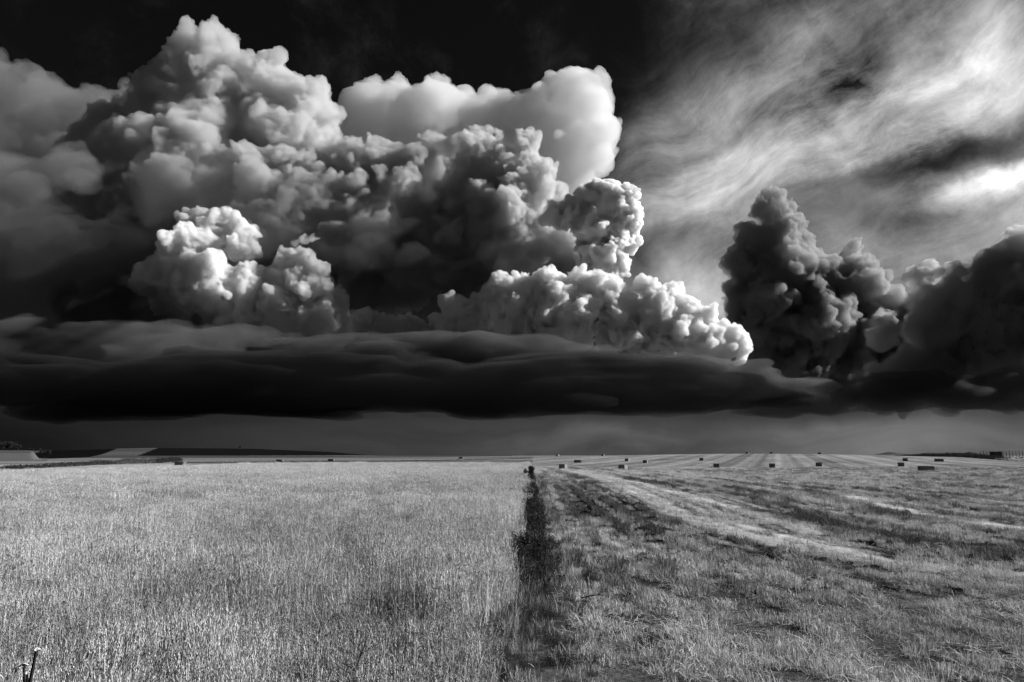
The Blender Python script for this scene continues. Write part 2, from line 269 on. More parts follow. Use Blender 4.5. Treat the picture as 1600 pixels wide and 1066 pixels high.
def on_ground(px, py, lo=3.0, hi=3000.0):
    """where the sight line of the photograph meets the ground"""
    d = ray(px, py); t = lo
    while t < hi:
        p = Vector((0, 0, CAMZ)) + d * t
        if p.z <= gz(p.x, p.y): break
        t *= 1.01
    return p.x, p.y
def poly_dist(x, y, pts):
    best = np.full(np.shape(x), 1e9)
    for (ax, ay), (bx, by) in zip(pts, pts[1:]):
        vx, vy = bx - ax, by - ay; L = vx * vx + vy * vy
        t = np.clip(((x - ax) * vx + (y - ay) * vy) / L, 0, 1)
        best = np.minimum(best, np.hypot(x - ax - t * vx, y - ay - t * vy))
    return best
def edge_x(y):
    """x of the boundary between standing crop and stubble"""
    return np.interp(y, [-40, 0, 5.9, 7.2, 9.5, 15, 43, 90, 190], [-.9, -.6, -.33, -.24, -.16, .11, .92, 2.2, 4.9]) + .06 * np.sin(y * 1.9) + .04 * np.sin(y * .7 + 1) + .35 * (vnoise(y * .55, y * 0 + 3.3) - .5)
WHEAT_END = 188.0; WHEAT_LEFT = -66.0
def to_px(x, y, z):
    v = R.transposed(); rx = x; ry = y; rz = z - CAMZ
    cy = v[1][0] * rx + v[1][1] * ry + v[1][2] * rz; cz = v[2][0] * rx + v[2][1] * ry + v[2][2] * rz
    cz = np.where(cz > -.1, -.1, cz)
    return 800 + F * rx / -cz, 533 - F * cy / -cz
def inpoly(px, py, poly):
    c = np.zeros(np.shape(px), bool); n = len(poly)
    for i in range(n):
        (ax, ay), (bx, by) = poly[i], poly[i - 1]
        t = ((ay > py) != (by > py)) & (px < (bx - ax) * (py - ay) / (by - ay + 1e-9) + ax); c ^= t
    return c
SW = [[on_ground(a, b) for a, b in l] for l in [
    [(868, 729), (960, 752), (1010, 775), (1060, 805), (1150, 835), (1300, 868), (1450, 888), (1620, 905)],
    [(905, 735), (1010, 757), (1075, 775), (1150, 795), (1200, 812), (1275, 834)],
    [(1320, 775), (1370, 790), (1450, 806), (1550, 820), (1640, 830)],
    [(1130, 815), (1250, 845), (1400, 880)]]]
SWW = [.55, .40, .6, .3]
DKL = [[on_ground(a, b) for a, b in l] for l in [
    [(890, 731), (940, 743), (1000, 752), (1060, 762)], [(1130, 762), (1190, 772), (1240, 788)], [(1260, 768), (1320, 785), (1400, 806), (1500, 815)],
    [(1250, 806), (1290, 820), (1400, 840), (1500, 858), (1620, 868)], [(845, 745), (856, 790), (885, 850), (930, 920)]]]
DKW = [.9, .7, 1.0, .7, .14]
GREEN = [on_ground(a, b) for a, b in [(875, 757), (960, 768), (1010, 790), (1060, 822), (1010, 850), (950, 835), (905, 800)]]
def stub_masks(x, y):
    sw = np.zeros(np.shape(x)); dk = np.zeros(np.shape(x))
    wob = (fbm(x * .9, y * .9, 4) - .5) * 1.6; pa = sstep(fbm(x * .7 + 30, y * .35, 4), .28, .62)
    for l, w_ in zip(SW, SWW):
        dd = poly_dist(x, y, l); sc = 1 + np.hypot(x, y) * .012; sw = np.maximum(sw, 1 - sstep(dd + wob * w_, w_ * .35 * sc, w_ * 1.3 * sc))
    for l, w_ in zip(DKL, DKW):
        dd = poly_dist(x, y, l); dk = np.maximum(dk, 1 - sstep(dd + wob * w_, w_ * .3, w_ * 1.2))
    gr = inpoly(x + wob, y, GREEN).astype(float); sw = sw * (.35 + .75 * pa)
    s0 = poly_dist(x, y, SW[0]); rw = np.sin(s0 * 2 * math.pi / 3.1 + 3.0 * fbm(x * .12, y * .12 + 4, 3)) + .5 * np.sin(s0 * 2 * math.pi / .9 + 2 * fbm(x * .3, y * .3, 2)); on = sstep(y, 9, 22) * sstep(x, edge_x(y) + 1.0, edge_x(y) + 4.0) * (1 - .6 * gr)
    ee = x - edge_x(y); r3 = np.sin(ee * 2 * math.pi / 1.15 + 2.2 * fbm(x * .25, y * .1, 3)); on2 = sstep(y, 9, 18) * (1 - sstep(y, 90, 150)) * sstep(ee, .8, 1.6) * (1 - sstep(ee, 6, 9))
    dk = np.maximum(dk, .85 * on2 * sstep(r3, .0, .9) * (.55 + .45 * pa))
    dk = np.maximum(dk, .9 * on * sstep(rw, .25, 1.3) * (.3 + .7 * pa)); sw = np.maximum(sw, .55 * on * sstep(-rw, .4, 1.3) * pa)
    return sw, dk, gr
def in_wheat(x, y): return (x < edge_x(y)) & (x > WHEAT_LEFT) & (y < WHEAT_END) & (y > -40)
def albedo(x, y, z):
    d = np.hypot(x, y); px, py = to_px(x, y, z); az = np.arctan2(x, y)
    n = fbm(x * .05 + 3, y * .05, 4); nn = fbm(x * .6, y * .6, 4)
    ca, sa = math.cos(.365), math.sin(.365); q = x * ca - y * sa
    r = np.sin(q * 2 * math.pi / 9.0 + 3.0 * n); r2 = np.sin(q * 2 * math.pi / 3.3 + 1.5 * n); r3 = np.sin(q * 2 * math.pi / 27 + 1.0)
    f = sstep(d, 70, 170)
    alb = .25 + f * (.045 * r + .03 * r2 + .03 * r3) + .18 * (n - .5) + .12 * (nn - .5) * (1 - f) - .03 * f
    sw, dk, gr = stub_masks(np.where(d < 230, x, 1e4), y)
    sw = sw * (1 - sstep(d, 120, 200))
    alb = alb * (1 - .5 * dk) * (1 - .35 * gr) + .28 * sw * (1 - .4 * dk) - .20 * (1 - sstep(d, 30, 110)) * (1 - sw)  # nearby bare ground darkened so gaps between tufts look shadowed
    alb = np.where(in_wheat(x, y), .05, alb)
    # verge strip of dark soil, weeds and painted crop-edge shadow along the crop
    ex = x - edge_x(y)
    alb = np.where((ex > -.3) & (ex < .9 + 1.2 * np.exp(-(y / 16) ** 2)) & (y < 90) & (y > 0), .05 + .06 * nn, alb)
    back = (y >= WHEAT_END) & (az < .03) & (d < 1000)
    alb = np.where(back, .16 + .05 * np.sin(y / 16 + x * .05) + .08 * (n - .5), alb)
    lf = (px < 285) & (d > 85) & ~in_wheat(x, y) & (y > 0)
    alb = np.where(lf & (d < 265), .33 + .05 * np.sin(y / 7), alb)
    alb = np.where(lf & (d >= 265) & (d < 900), .17 + .05 * np.sin(y / 40), alb)
    hill = (az < 0) & (d > 850) & (y > 0)
    alb = np.where(hill, .075 + .015 * np.sin(d / 60), alb)
    for poly, v in [([(60, 718), (15, 716), (75, 704), (140, 697), (192, 697), (165, 708.5), (140, 714.5)], .006), ([(215, 712.3), (252, 698), (400, 698), (640, 704), (640, 711), (562, 711.4)], .008)]:
        alb = np.where((az < 0) & (d > 700) & (y > 0) & inpoly(px, py, poly), v, alb)
    alb = np.where((px < 74) & (d > 400) & (d < 850) & (y > 0) & (az < 0), .075 + .03 * (py > 708), alb)
    return np.clip(alb, .005, .62)
# polar sheet out to the horizon
ang = np.unique(np.concatenate([np.linspace(-math.pi, math.pi, 73), np.linspace(-.72, .72, 620)]))
ang = ang[:-1]
rad = np.concatenate([[.6], 1.5 * (1.022 ** np.arange(0, 220)), [300, ]]); rad = np.unique(np.concatenate([rad[rad < 12], 12 * 1.0135 ** np.arange(0, 420), [4200, 6000, 9000, 14000, 24000, 45000]])); 
AA, RR = np.meshgrid(ang, rad); X = np.sin(AA) * RR; Y = np.cos(AA) * RR; Z = height(X, Y)
na_, nr = len(ang), len(rad)
vs = np.stack([X, Y, Z], -1).reshape(-1, 3)
idx = np.arange(na_ * nr).reshape(nr, na_)
q = np.stack([idx[:-1], np.roll(idx, -1, 1)[:-1], np.roll(idx, -1, 1)[1:], idx[1:]], -1).reshape(-1, 4)[:, ::-1]
def fast_mesh(name, v, faces_q=None, tris=None):
    me = bpy.data.meshes.new(name); f = faces_q if faces_q is not None else tris; k_ = f.shape[1]
    me.vertices.add(len(v)); me.vertices.foreach_set('co', np.ascontiguousarray(v, dtype=np.float32).ravel())
    me.loops.add(f.size); me.loops.foreach_set('vertex_index', f.astype(np.int32).ravel())
    me.polygons.add(len(f)); me.polygons.foreach_set('loop_start', np.arange(0, f.size, k_, dtype=np.int32)); me.polygons.foreach_set('loop_total', np.full(len(f), k_, dtype=np.int32))
    me.update(calc_edges=True); return me
gm = fast_mesh('ground', vs, q)
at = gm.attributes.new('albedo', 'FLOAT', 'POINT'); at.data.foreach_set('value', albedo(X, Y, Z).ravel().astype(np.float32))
cap = fast_mesh('cap', vs[:na_], np.array([[0, 1, 2, 3]]))
gm.polygons.foreach_set('use_smooth', [True] * len(gm.polygons))
ground = bpy.data.objects.new('ground', gm); COL.objects.link(ground); tag(ground, kind='structure'); bpy.data.meshes.remove(cap)
def new_mat(name):
    m = bpy.data.materials.new(name); m.use_nodes = True; t = m.node_tree; t.nodes.clear(); return m, NB(t)
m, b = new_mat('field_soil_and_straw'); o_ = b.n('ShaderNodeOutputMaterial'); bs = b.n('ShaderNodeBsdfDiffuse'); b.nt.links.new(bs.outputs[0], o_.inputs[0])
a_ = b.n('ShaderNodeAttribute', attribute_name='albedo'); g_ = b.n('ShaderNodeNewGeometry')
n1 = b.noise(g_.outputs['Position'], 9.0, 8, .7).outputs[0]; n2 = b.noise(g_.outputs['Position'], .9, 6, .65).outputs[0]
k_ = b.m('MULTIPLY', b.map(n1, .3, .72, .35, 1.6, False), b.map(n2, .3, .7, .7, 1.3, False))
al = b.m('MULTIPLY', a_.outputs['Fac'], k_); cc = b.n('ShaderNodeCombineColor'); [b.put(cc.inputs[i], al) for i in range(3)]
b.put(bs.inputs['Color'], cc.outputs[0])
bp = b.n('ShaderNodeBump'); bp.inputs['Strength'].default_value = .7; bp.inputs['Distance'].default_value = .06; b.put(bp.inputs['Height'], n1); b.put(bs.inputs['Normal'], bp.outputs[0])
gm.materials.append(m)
# ------------------------------------------------------------ plants
def plant_mat(name, v, trans=.35, var=.35):
    m, b = new_mat(name); o = b.n('ShaderNodeOutputMaterial'); d = b.n('ShaderNodeBsdfDiffuse'); t = b.n('ShaderNodeBsdfTranslucent'); mx = b.n('ShaderNodeMixShader')
    oi = b.n('ShaderNodeObjectInfo'); ti = b.n('ShaderNodeAttribute', attribute_name='tint', attribute_type='INSTANCER')
    sh = b.n('ShaderNodeAttribute', attribute_name='shade')
    r = b.m('MULTIPLY_ADD', oi.outputs['Random'], var, 1 - var / 2)
    k = b.m('MULTIPLY', b.m('MULTIPLY', r, b.m('MULTIPLY', sh.outputs['Fac'], b.m('ADD', 1.0, ti.outputs['Fac']))), v)
    k = b.m('MINIMUM', k, .78)
    c = b.n('ShaderNodeCombineColor'); [b.put(c.inputs[i], k) for i in range(3)]
    b.put(d.inputs[0], c.outputs[0]); b.put(t.inputs[0], c.outputs[0]); mx.inputs[0].default_value = trans
    b.nt.links.new(d.outputs[0], mx.inputs[1]); b.nt.links.new(t.outputs[0], mx.inputs[2]); b.nt.links.new(mx.outputs[0], o.inputs[0]); return m
class Rib:
    """collects ribbons, spindles and tubes as triangles"""
    def __init__(s): s.v = []; s.f = []; s.sh = []; s.n = 0
    def add(s, v, f, sh): s.v.append(v); s.f.append(np.asarray(f) + s.n); s.sh.append(np.full(len(v), sh)); s.n += len(v)
    def ribbon(s, pts, w0, w1, ang, sh):
        side = np.array([math.cos(ang), math.sin(ang), 0]); n = len(pts); v = []; f = []
        for i, p in enumerate(pts):
            w_ = w0 + (w1 - w0) * i / (n - 1); v += [p - side * w_ / 2, p + side * w_ / 2]
            if i: a = 2 * i - 2; f += [[a, a + 1, a + 3], [a, a + 3, a + 2]]
        s.add(np.array(v), f, sh)
    def spindle(s, p, d, L, w_, sh, k=3):
        d = d / np.linalg.norm(d); u = np.cross(d, [.3, .5, .81]); u /= np.linalg.norm(u); q = np.cross(d, u); v = [p]; f = []
        for j, (t, rr) in enumerate(((.25, 1), (.75, .8))):
            for i in range(k): a = 2 * math.pi * (i + j * .5) / k; v.append(p + d * L * t + (u * math.cos(a) + q * math.sin(a)) * w_ / 2 * rr)
        v.append(p + d * L)
        for i in range(k):
            j = (i + 1) % k; f += [[0, 1 + j, 1 + i], [1 + i, 1 + j, 1 + k + j], [1 + i, 1 + k + j, 1 + k + i], [1 + k + i, 1 + k + j, 1 + 2 * k]]
        s.add(np.array(v), f, sh)
    def mesh(s, name, mat):
        me = fast_mesh(name, np.concatenate(s.v), tris=np.concatenate(s.f)); a = me.attributes.new('shade', 'FLOAT', 'POINT')
        a.data.foreach_set('value', np.concatenate(s.sh).astype(np.float32)); me.materials.append(mat); return me
def curve(rg, base, h, lean, az, n=4, bend=0.):
    pts = []
    for i in range(n):
        t = i / (n - 1); r_ = lean * h * t ** 1.7; pts.append(base + np.array([math.cos(az) * r_, math.sin(az) * r_, h * t - bend * h * t ** 3]))
    return pts
def wheat_clump(seed, size, n, far=False, mat=None):
    rg = np.random.default_rng(seed); r = Rib(); wk = 1.9 if far else 1.0; la = rg.uniform(0, 6.28)
    for i in range(n):
        b0 = np.array([rg.uniform(-size / 2, size / 2), rg.uniform(-size / 2, size / 2), 0]); h = .66 * rg.uniform(.72, 1.10); az = la + rg.normal(0, 1.1); lean = abs(rg.normal(.07, .10))
        sh = rg.uniform(.28, 1.3); p = curve(rg, b0, h, lean, az, 3 if far else 4)
        r.ribbon(p, .0068 * wk, .0052 * wk, rg.uniform(0, 3.14), sh)
        d = p[-1] - p[-2]; d /= np.linalg.norm(d); dr = rg.uniform(.0, .7) ** 1.5; d = d * (1 - dr * .5) + np.array([math.cos(az), math.sin(az), -.2]) * dr * .5
        r.spindle(p[-1], d, rg.uniform(.065, .10), .0135 * (1.35 if far else 1), sh * rg.uniform(.9, 1.12))
        if not far:
            for q_ in range(3):
                a2 = d / np.linalg.norm(d) + rg.normal(0, .16, 3); e = p[-1] + a2 * rg.uniform(.10, .14); r.ribbon([p[-1] + d * .03, e], .0022, .0008, rg.uniform(0, 3), sh * 1.05)
        for q_ in range(1 if far else 2):
            t = rg.uniform(.25, .8); c_ = p[0] + (p[-1] - p[0]) * t; a3 = rg.uniform(0, 6.28); L = rg.uniform(.08, .2)
            lp = [c_, c_ + np.array([math.cos(a3) * L * .5, math.sin(a3) * L * .5, L * rg.uniform(.1, .5)]), c_ + np.array([math.cos(a3) * L, math.sin(a3) * L, -L * rg.uniform(.0, .7)])]
            r.ribbon(lp, .007 * wk, .002 * wk, a3 + 1.57, sh * rg.uniform(.7, 1.1))
    return r.mesh('wheat', mat)
def tuft(seed, size, n, h, lean, mat, wd=.004, cut=False, litter=0, sh=(.35, 1.3), core=False):
    rg = np.random.default_rng(seed); r = Rib()
    for i in range(n):
        a = rg.uniform(0, 6.28); rr = size / 2 * (rg.uniform(0, 1) ** (.9 if core else .5)); b0 = np.array([math.cos(a) * rr, math.sin(a) * rr, -.01]); hh = h * rg.uniform(.5, 1.1) * (1 - .45 * (rr / (size / 2)) ** 2)
        r.ribbon(curve(rg, b0, hh, abs(rg.normal(lean, lean * .6)), a + rg.normal(0, .8), 3 if cut else 4, 0 if cut else rg.uniform(0, .25)), wd * rg.uniform(.8, 1.3), wd * (.8 if cut else .25), rg.uniform(0, 3.14), rg.uniform(*sh))
    for i in range(litter):
        c_ = np.array([rg.uniform(-size, size), rg.uniform(-size, size), rg.uniform(.004, .05)]); a = rg.uniform(0, 6.28); L = rg.uniform(.06, .22)
        e = c_ + np.array([math.cos(a) * L, math.sin(a) * L, rg.uniform(-.02, .05)]); r.ribbon([c_, (c_ + e) / 2 + np.array([0, 0, .01]), e], .005, .004, a + 1.57, rg.uniform(.9, 1.4))
    return r.mesh('tuft', mat)
def weed_mesh(seed, h, n, mat, leaf=.05, spread=.25, stems=6):
    rg = np.random.default_rng(seed); r = Rib()
    for s_ in range(stems):
        a = rg.uniform(0, 6.28); b0 = np.array([rg.normal(0, spread * .3), rg.normal(0, spread * .3), 0]); p = curve(rg, b0, h * rg.uniform(.6, 1.05), rg.uniform(.05, .4), a, 6)
        r.ribbon(p, .009, .004, 1.0, .6); r.ribbon(p, .009, .004, 2.5, .6)
        for q_ in range(n):
            t = rg.uniform(.1, 1) * 4.99; i = int(t); c_ = p[i] + (p[i + 1] - p[i]) * (t - i); a3 = rg.uniform(0, 6.28); L = leaf * rg.uniform(.5, 1.6); d = np.array([math.cos(a3), math.sin(a3), rg.uniform(-.4, .9)])
            sd = np.array([-math.sin(a3), math.cos(a3), rg.uniform(-.5, .5)]) * L * .24
            r.add(np.array([c_, c_ + d * L * .5 + sd, c_ + d * L, c_ + d * L * .5 - sd]), [[0, 1, 2], [0, 2, 3]], rg.uniform(.5, 1.3))
    return r.mesh('weed', mat)
def scatter(name, label, cat, variants, x, y, z, rotz, scale, pick, tint, tilt=None, mat=None):
    """one object of plants nobody could count, instanced on points"""
    lib = bpy.data.collections.new(name + '_variants')
    for i, me in enumerate(variants):
        me.name = name + '_tuft'; lib.objects.link(bpy.data.objects.new('%s_%02d' % (name, i), me))
    n = len(x); me = bpy.data.meshes.new(name); me.vertices.add(n); me.vertices.foreach_set('co', np.stack([x, y, z], 1).astype(np.float32).ravel())
    rot = np.zeros((n, 3), np.float32); rot[:, 2] = rotz
    if tilt is not None: rot[:, :2] = tilt
    for nm, ty, dat in (('rot', 'FLOAT_VECTOR', rot), ('scl', 'FLOAT_VECTOR', np.asarray(scale, np.float32)), ('tint', 'FLOAT', np.asarray(tint, np.float32))):
        a = me.attributes.new(nm, ty, 'POINT'); a.data.foreach_set('vector' if ty == 'FLOAT_VECTOR' else 'value', dat.ravel())
    a = me.attributes.new('pick', 'INT', 'POINT'); a.data.foreach_set('value', np.asarray(pick, np.int32))
    o = bpy.data.objects.new(name, me); COL.objects.link(o); me.materials.append(variants[0].materials[0])
    gr = bpy.data.node_groups.new(name, 'GeometryNodeTree')
    gr.interface.new_socket('Geometry', in_out='INPUT', socket_type='NodeSocketGeometry'); gr.interface.new_socket('Geometry', in_out='OUTPUT', socket_type='NodeSocketGeometry')
    N = gr.nodes; L = gr.links; i = N.new('NodeGroupInput'); ou = N.new('NodeGroupOutput'); ci = N.new('GeometryNodeCollectionInfo'); ci.inputs[0].default_value = lib; ci.inputs['Separate Children'].default_value = True; ci.inputs['Reset Children'].default_value = True
    m2 = N.new('GeometryNodeMeshToPoints'); L.new(i.outputs[0], m2.inputs[0]); ip = N.new('GeometryNodeInstanceOnPoints'); L.new(m2.outputs[0], ip.inputs['Points']); L.new(ci.outputs[0], ip.inputs['Instance']); ip.inputs['Pick Instance'].default_value = True
    def att(nm, ty):
        q = N.new('GeometryNodeInputNamedAttribute'); q.data_type = ty; q.inputs[0].default_value = nm; return q.outputs[0]
    L.new(att('pick', 'INT'), ip.inputs['Instance Index']); e2 = N.new('FunctionNodeEulerToRotation'); L.new(att('rot', 'FLOAT_VECTOR'), e2.inputs[0]); L.new(e2.outputs[0], ip.inputs['Rotation']); L.new(att('scl', 'FLOAT_VECTOR'), ip.inputs['Scale'])
    L.new(ip.outputs[0], ou.inputs[0]); md = o.modifiers.new('scatter', 'NODES'); md.node_group = gr
    tag(o, label, cat, kind='stuff'); print('SCATTER', name, n, round(time.time() - T0, 1)); return o
def jgrid(step, d0, d1, px0, px1, jit=.9, ymin=1.0):
    """jittered points in the wedge of ground the camera sees"""
    xs = np.arange(min(0, (px0 - 800) / F) * d1 - 3, max(0, (px1 - 800) / F) * d1 + 3, step); ys = np.arange(ymin, d1, step); gx, gy = np.meshgrid(xs, ys)
    x = gx.ravel() + rng.uniform(-.5, .5, gx.size) * step * jit; y = gy.ravel() + rng.uniform(-.5, .5, gx.size) * step * jit
    k = (y >= d0) & (y < d1) & (x > (px0 - 800) / F * y - 2.5) & (x < (px1 - 800) / F * y + 2.5); return x[k], y[k]
straw = plant_mat('ripe_straw', .76, .15, .45); strawg = plant_mat('stubble_straw', .66, .15, .45); dark = plant_mat('dark_green_leaf', .060, .25, .5); midg = plant_mat('dull_green_grass', .065, .3, .6)
NV = 8
near = [wheat_clump(100 + i, .60, 56, False, straw) for i in range(NV)]; far_ = [wheat_clump(200 + i, .9, 110, True, straw) for i in range(NV)]
X1 = []
for (st, d0, d1, base_i, sz) in ((.42, 2, 34, 0, 1.0), (.62, 34, 80, NV, 1.0), (.95, 80, 188, NV, 1.3)):
    x, y = jgrid(st, d0, d1, -60, 860); k = in_wheat(x, y) & (x < edge_x(y) - .2 * sz); x = x[k]; y = y[k]
    X1.append((x, y, np.full(len(x), base_i), np.full(len(x), sz)))
x, y, bi, sz = [np.concatenate(c) for c in zip(*X1)]; n = len(x)
lod = fbm(x * .25, y * .10 + 5, 4); pat = fbm(x * .9 + 40, y * .6, 3)
band = fbm(x * .03, y * .14 + 3, 3) - .5
hs = 1 + .9 * (lod - .5) + .9 * (pat - .5) + rng.normal(0, .07, n); tl = rng.normal(0, .07, (n, 2))
scatter('wheat', 'tall ripe pale wheat standing over the whole left half of the field', 'wheat', near + far_, x, y, height(x, y), rng.uniform(0, 6.28, n), np.stack([sz, sz, hs], 1), bi + rng.integers(0, NV, n), .8 * (pat - .5) + 1.1 * (lod - .5) + .3 * sstep(y, 30, 110) - .08 + .8 * band * sstep(y, 12, 45), tl)
# stubble and regrowth on the cut half
st_v = [tuft(300 + i, .25, 52, .135, .16, strawg, .0078, True, 6) for i in range(4)] + [tuft(310 + i, .28, 60, .175, .38, strawg, .0074, False, 4) for i in range(4)] + [tuft(320 + i, .30, 6, .08, .3, strawg, .004, True, 34) for i in range(3)] + \
       [tuft(330 + i, .8, 90, .21, .30, strawg, .011, True, 0) for i in range(4)]
X1 = []
for (stp, d0, d1, lv) in ((.185, 5, 17, 0), (.27, 17, 34, 0), (.40, 34, 62, 1), (.8, 62, 150, 2)):
    x, y = jgrid(stp, d0, d1, 690, 1680)
    if lv < 2:                       # drill rows run with the crop edge, 0.28 m apart
        rw = .30 if d0 < 34 else .6; s_ = x - edge_x(y); x = x + (np.round(s_ / rw) * rw - s_) * (.35 if d0 < 17 else .7) 
    k = (x > edge_x(y) + np.where(y < 60, .25 + .9 * rng.uniform(0, 1, len(x)) ** 2 + .9 * sstep(fbm(x * 1.1, y * .8 + 50, 3), .40, .65) * np.exp(-(y / 22) ** 2), .15)); x = x[k]; y = y[k]; sw, dk, gr = stub_masks(x, y); cl = fbm(x * 2.3, y * 2.0 + 9, 3)
    keep = rng.uniform(0, 1, len(x)) < np.clip((.03 + 1.4 * sstep(cl, .46, .57)) * (1 - .75 * sw) + dk, .05, 1) * (1 if lv < 2 else .95)
    lit = ~keep & (rng.uniform(0, 1, len(x)) < .45) & (y < 34) & (x > edge_x(y) + 1.3); keep = keep | lit
    x, y, sw, dk, gr, cl, lit = [v_[keep] for v_ in (x, y, sw, dk, gr, cl, lit)]; n = len(x)
    u = rng.uniform(0, 1, n); lsh = fbm(x * .3 + 80, y * .3, 3); pk = np.where(u < .45 + .8 * (lsh - .5), rng.integers(4, 8, n), rng.integers(0, 4, n)); pk = np.where((rng.uniform(0, 1, n) < .12 + .75 * sw), rng.integers(8, 11, n), pk)
    pk = np.where(lit, rng.integers(8, 11, n), pk)
    if lv == 2: pk = rng.integers(11, 15, n)
    big = .35 * fbm(x * .12 + 7, y * .12, 3) + .65 * fbm(poly_dist(x, y, SW[0]) * .42 + 7, (y + x) * .05, 4)
    sc = np.where(lit, rng.uniform(.6, .9, n), 1) * (.88 + 1.5 * (cl - .44) + .5 * dk - .35 * sw) * rng.uniform(.75, 1.2, n) * (1.15 if lv == 1 else 1.0); hz = sc * (1 + .5 * dk) * (1 + .9 * (big - .5))
    if lv == 2: hz = hz * .85
    tn = np.maximum(2.0 * (big - .5) + .6 * (cl - .5) - .75 * dk - .3 * gr + .75 * sw - .35 * lit, -.8)
    X1.append((x, y, sc, hz, pk, tn))
x, y, sc, hz, pk, tn = [np.concatenate(c) for c in zip(*X1)]; n = len(x)
scatter('stubble', 'short cut stubble and loose straw covering the right half of the field', 'stubble', st_v, x, y, height(x, y), rng.uniform(0, 6.28, n), np.stack([sc, sc, hz], 1), pk, tn, rng.normal(0, .12, (n, 2)))
# dark weeds along the crop edge
wv_ = [weed_mesh(400 + i, .55, 26, dark, .042, .24, 8) for i in range(4)] + [tuft(410 + i, .35, 70, .42, .35, midg, .005, False, 2) for i in range(4)] + [tuft(420 + i, .35, 50, .45, .28, strawg, .0055, False, 4) for i in range(3)]
y = 5 + 95 * rng.uniform(0, 1, 4200) ** 1.9; ex = np.abs(rng.normal(0, .30, 4200)) * (1 + 3.4 * np.exp(-(y / 14) ** 2)); x = edge_x(y) + ex - .02
fx = fbm(x * 1.2 + 20, y * .5, 3); darkz = sstep(y, 7, 22) * (1 - sstep(y, 45, 62)) * (ex < .62 + 1.2 * np.exp(-(y / 13) ** 2)) * (.35 + .65 * sstep(fbm(y * .25, y * 0 + 2, 3), .35, .5)); keep = (rng.uniform(0, 1, 4200) < .30 + .40 * darkz + .6 * sstep(fx, .4, .6)); x, y, ex, fx, darkz = [v_[keep] for v_ in (x, y, ex, fx, darkz)]; n = len(x)
u = rng.uniform(0, 1, n); pk = np.where(u < ((.08 + .15 * (fx > .55)) * (y > 14) + .48 * darkz * sstep(y, 12, 19)) * (ex < 1.6), rng.integers(0, 4, n), np.where(u < .70 + .22 * (fx > .48), rng.integers(4, 8, n), rng.integers(8, 11, n)))
sc = rng.uniform(.6, 1.2, n) * (1 + .35 * darkz) * (.58 + .42 * sstep(y, 9, 18)); scatter('weeds', 'dark tangled weeds and rank grass along the edge of the standing wheat', 'weeds', wv_, x, y, height(x, y), rng.uniform(0, 6.28, n), np.stack([sc] * 3, 1), pk, .6 * (fx - .5), rng.normal(0, .12, (n, 2)))
# ------------------------------------------------------------ straw bales
def empty(name, loc, rz=0.):
    o = bpy.data.objects.new(name, None); COL.objects.link(o); o.location = loc; o.rotation_euler = (0, 0, rz); return o
def link(name, me, parent=None, loc=(0, 0, 0)):
    o = bpy.data.objects.new(name, me); COL.objects.link(o); o.parent = parent; o.location = loc; return o
m, b = new_mat('baled_straw'); o_ = b.n('ShaderNodeOutputMaterial'); bs = b.n('ShaderNodeBsdfDiffuse'); b.nt.links.new(bs.outputs[0], o_.inputs[0])
tc = b.n('ShaderNodeTexCoord'); nn = b.noise(b.vm('MULTIPLY', tc.outputs['Object'], (12, 3, 14)).outputs[0], 1.5, 6, .7).outputs[0]; v = b.map(nn, .3, .7, .09, .30, False)
cc = b.n('ShaderNodeCombineColor'); [b.put(cc.inputs[i], v) for i in range(3)]; b.put(bs.inputs[0], cc.outputs[0])
bp = b.n('ShaderNodeBump'); bp.inputs['Distance'].default_value = .03; b.put(bp.inputs['Height'], nn); b.put(bs.inputs['Normal'], bp.outputs[0]); bale_m = m
m, b = new_mat('baler_twine'); o_ = b.n('ShaderNodeOutputMaterial'); bs = b.n('ShaderNodeBsdfDiffuse'); bs.inputs[0].default_value = (.08, .08, .08, 1); b.nt.links.new(bs.outputs[0], o_.inputs[0]); twine_m = m
def bale_mesh(seed, L=2.3, W=1.2, H=.9):
    import bmesh
    bm = bmesh.new(); bmesh.ops.create_cube(bm, size=1); bmesh.ops.scale(bm, vec=(L, W, H), verts=bm.verts)
    bmesh.ops.bevel(bm, geom=bm.edges[:], offset=.05, segments=2, affect='EDGES'); bmesh.ops.subdivide_edges(bm, edges=[e for e in bm.edges if e.calc_length() > .4], cuts=9, use_grid_fill=True)
    for v in bm.verts:
        nz = noise.noise_vector(v.co * 4 + Vector((seed * 7, 0, 0))); fl = math.sin(v.co.x * 26) * .012; c = v.co.copy(); v.co += nz * .035 + Vector((0, fl * (1 if c.y > 0 else -1), fl * (1 if c.z > 0 else -1))); v.co.z = max(v.co.z, -H / 2)
        v.co.z += H / 2
    me = bpy.data.meshes.new('bale'); bm.to_mesh(me); bm.free(); me.materials.append(bale_m); return me
def twine_mesh(y, L=2.3, H=.9):
    r = .012; v = []; f = []; o = .022
    path = [(-L / 2 - o, -.0), (-L / 2 - o, H + o), (L / 2 + o, H + o), (L / 2 + o, 0.)]
    for (x, z) in path: v += [(x - r, y - r, z), (x + r, y - r, z + r), (x + r, y + r, z + r), (x - r, y + r, z)]
    for i in range(len(path) - 1):
        for j in range(4): a = i * 4 + j; c = i * 4 + (j + 1) % 4; f.append((a, c, c + 4, a + 4))
    me = bpy.data.meshes.new('twine'); me.from_pydata(v, [], f); me.materials.append(twine_m); return me
bales_m = [bale_mesh(i) for i in range(4)]; tw = [twine_mesh(y) for y in (-.45, -.15, .15, .45)]
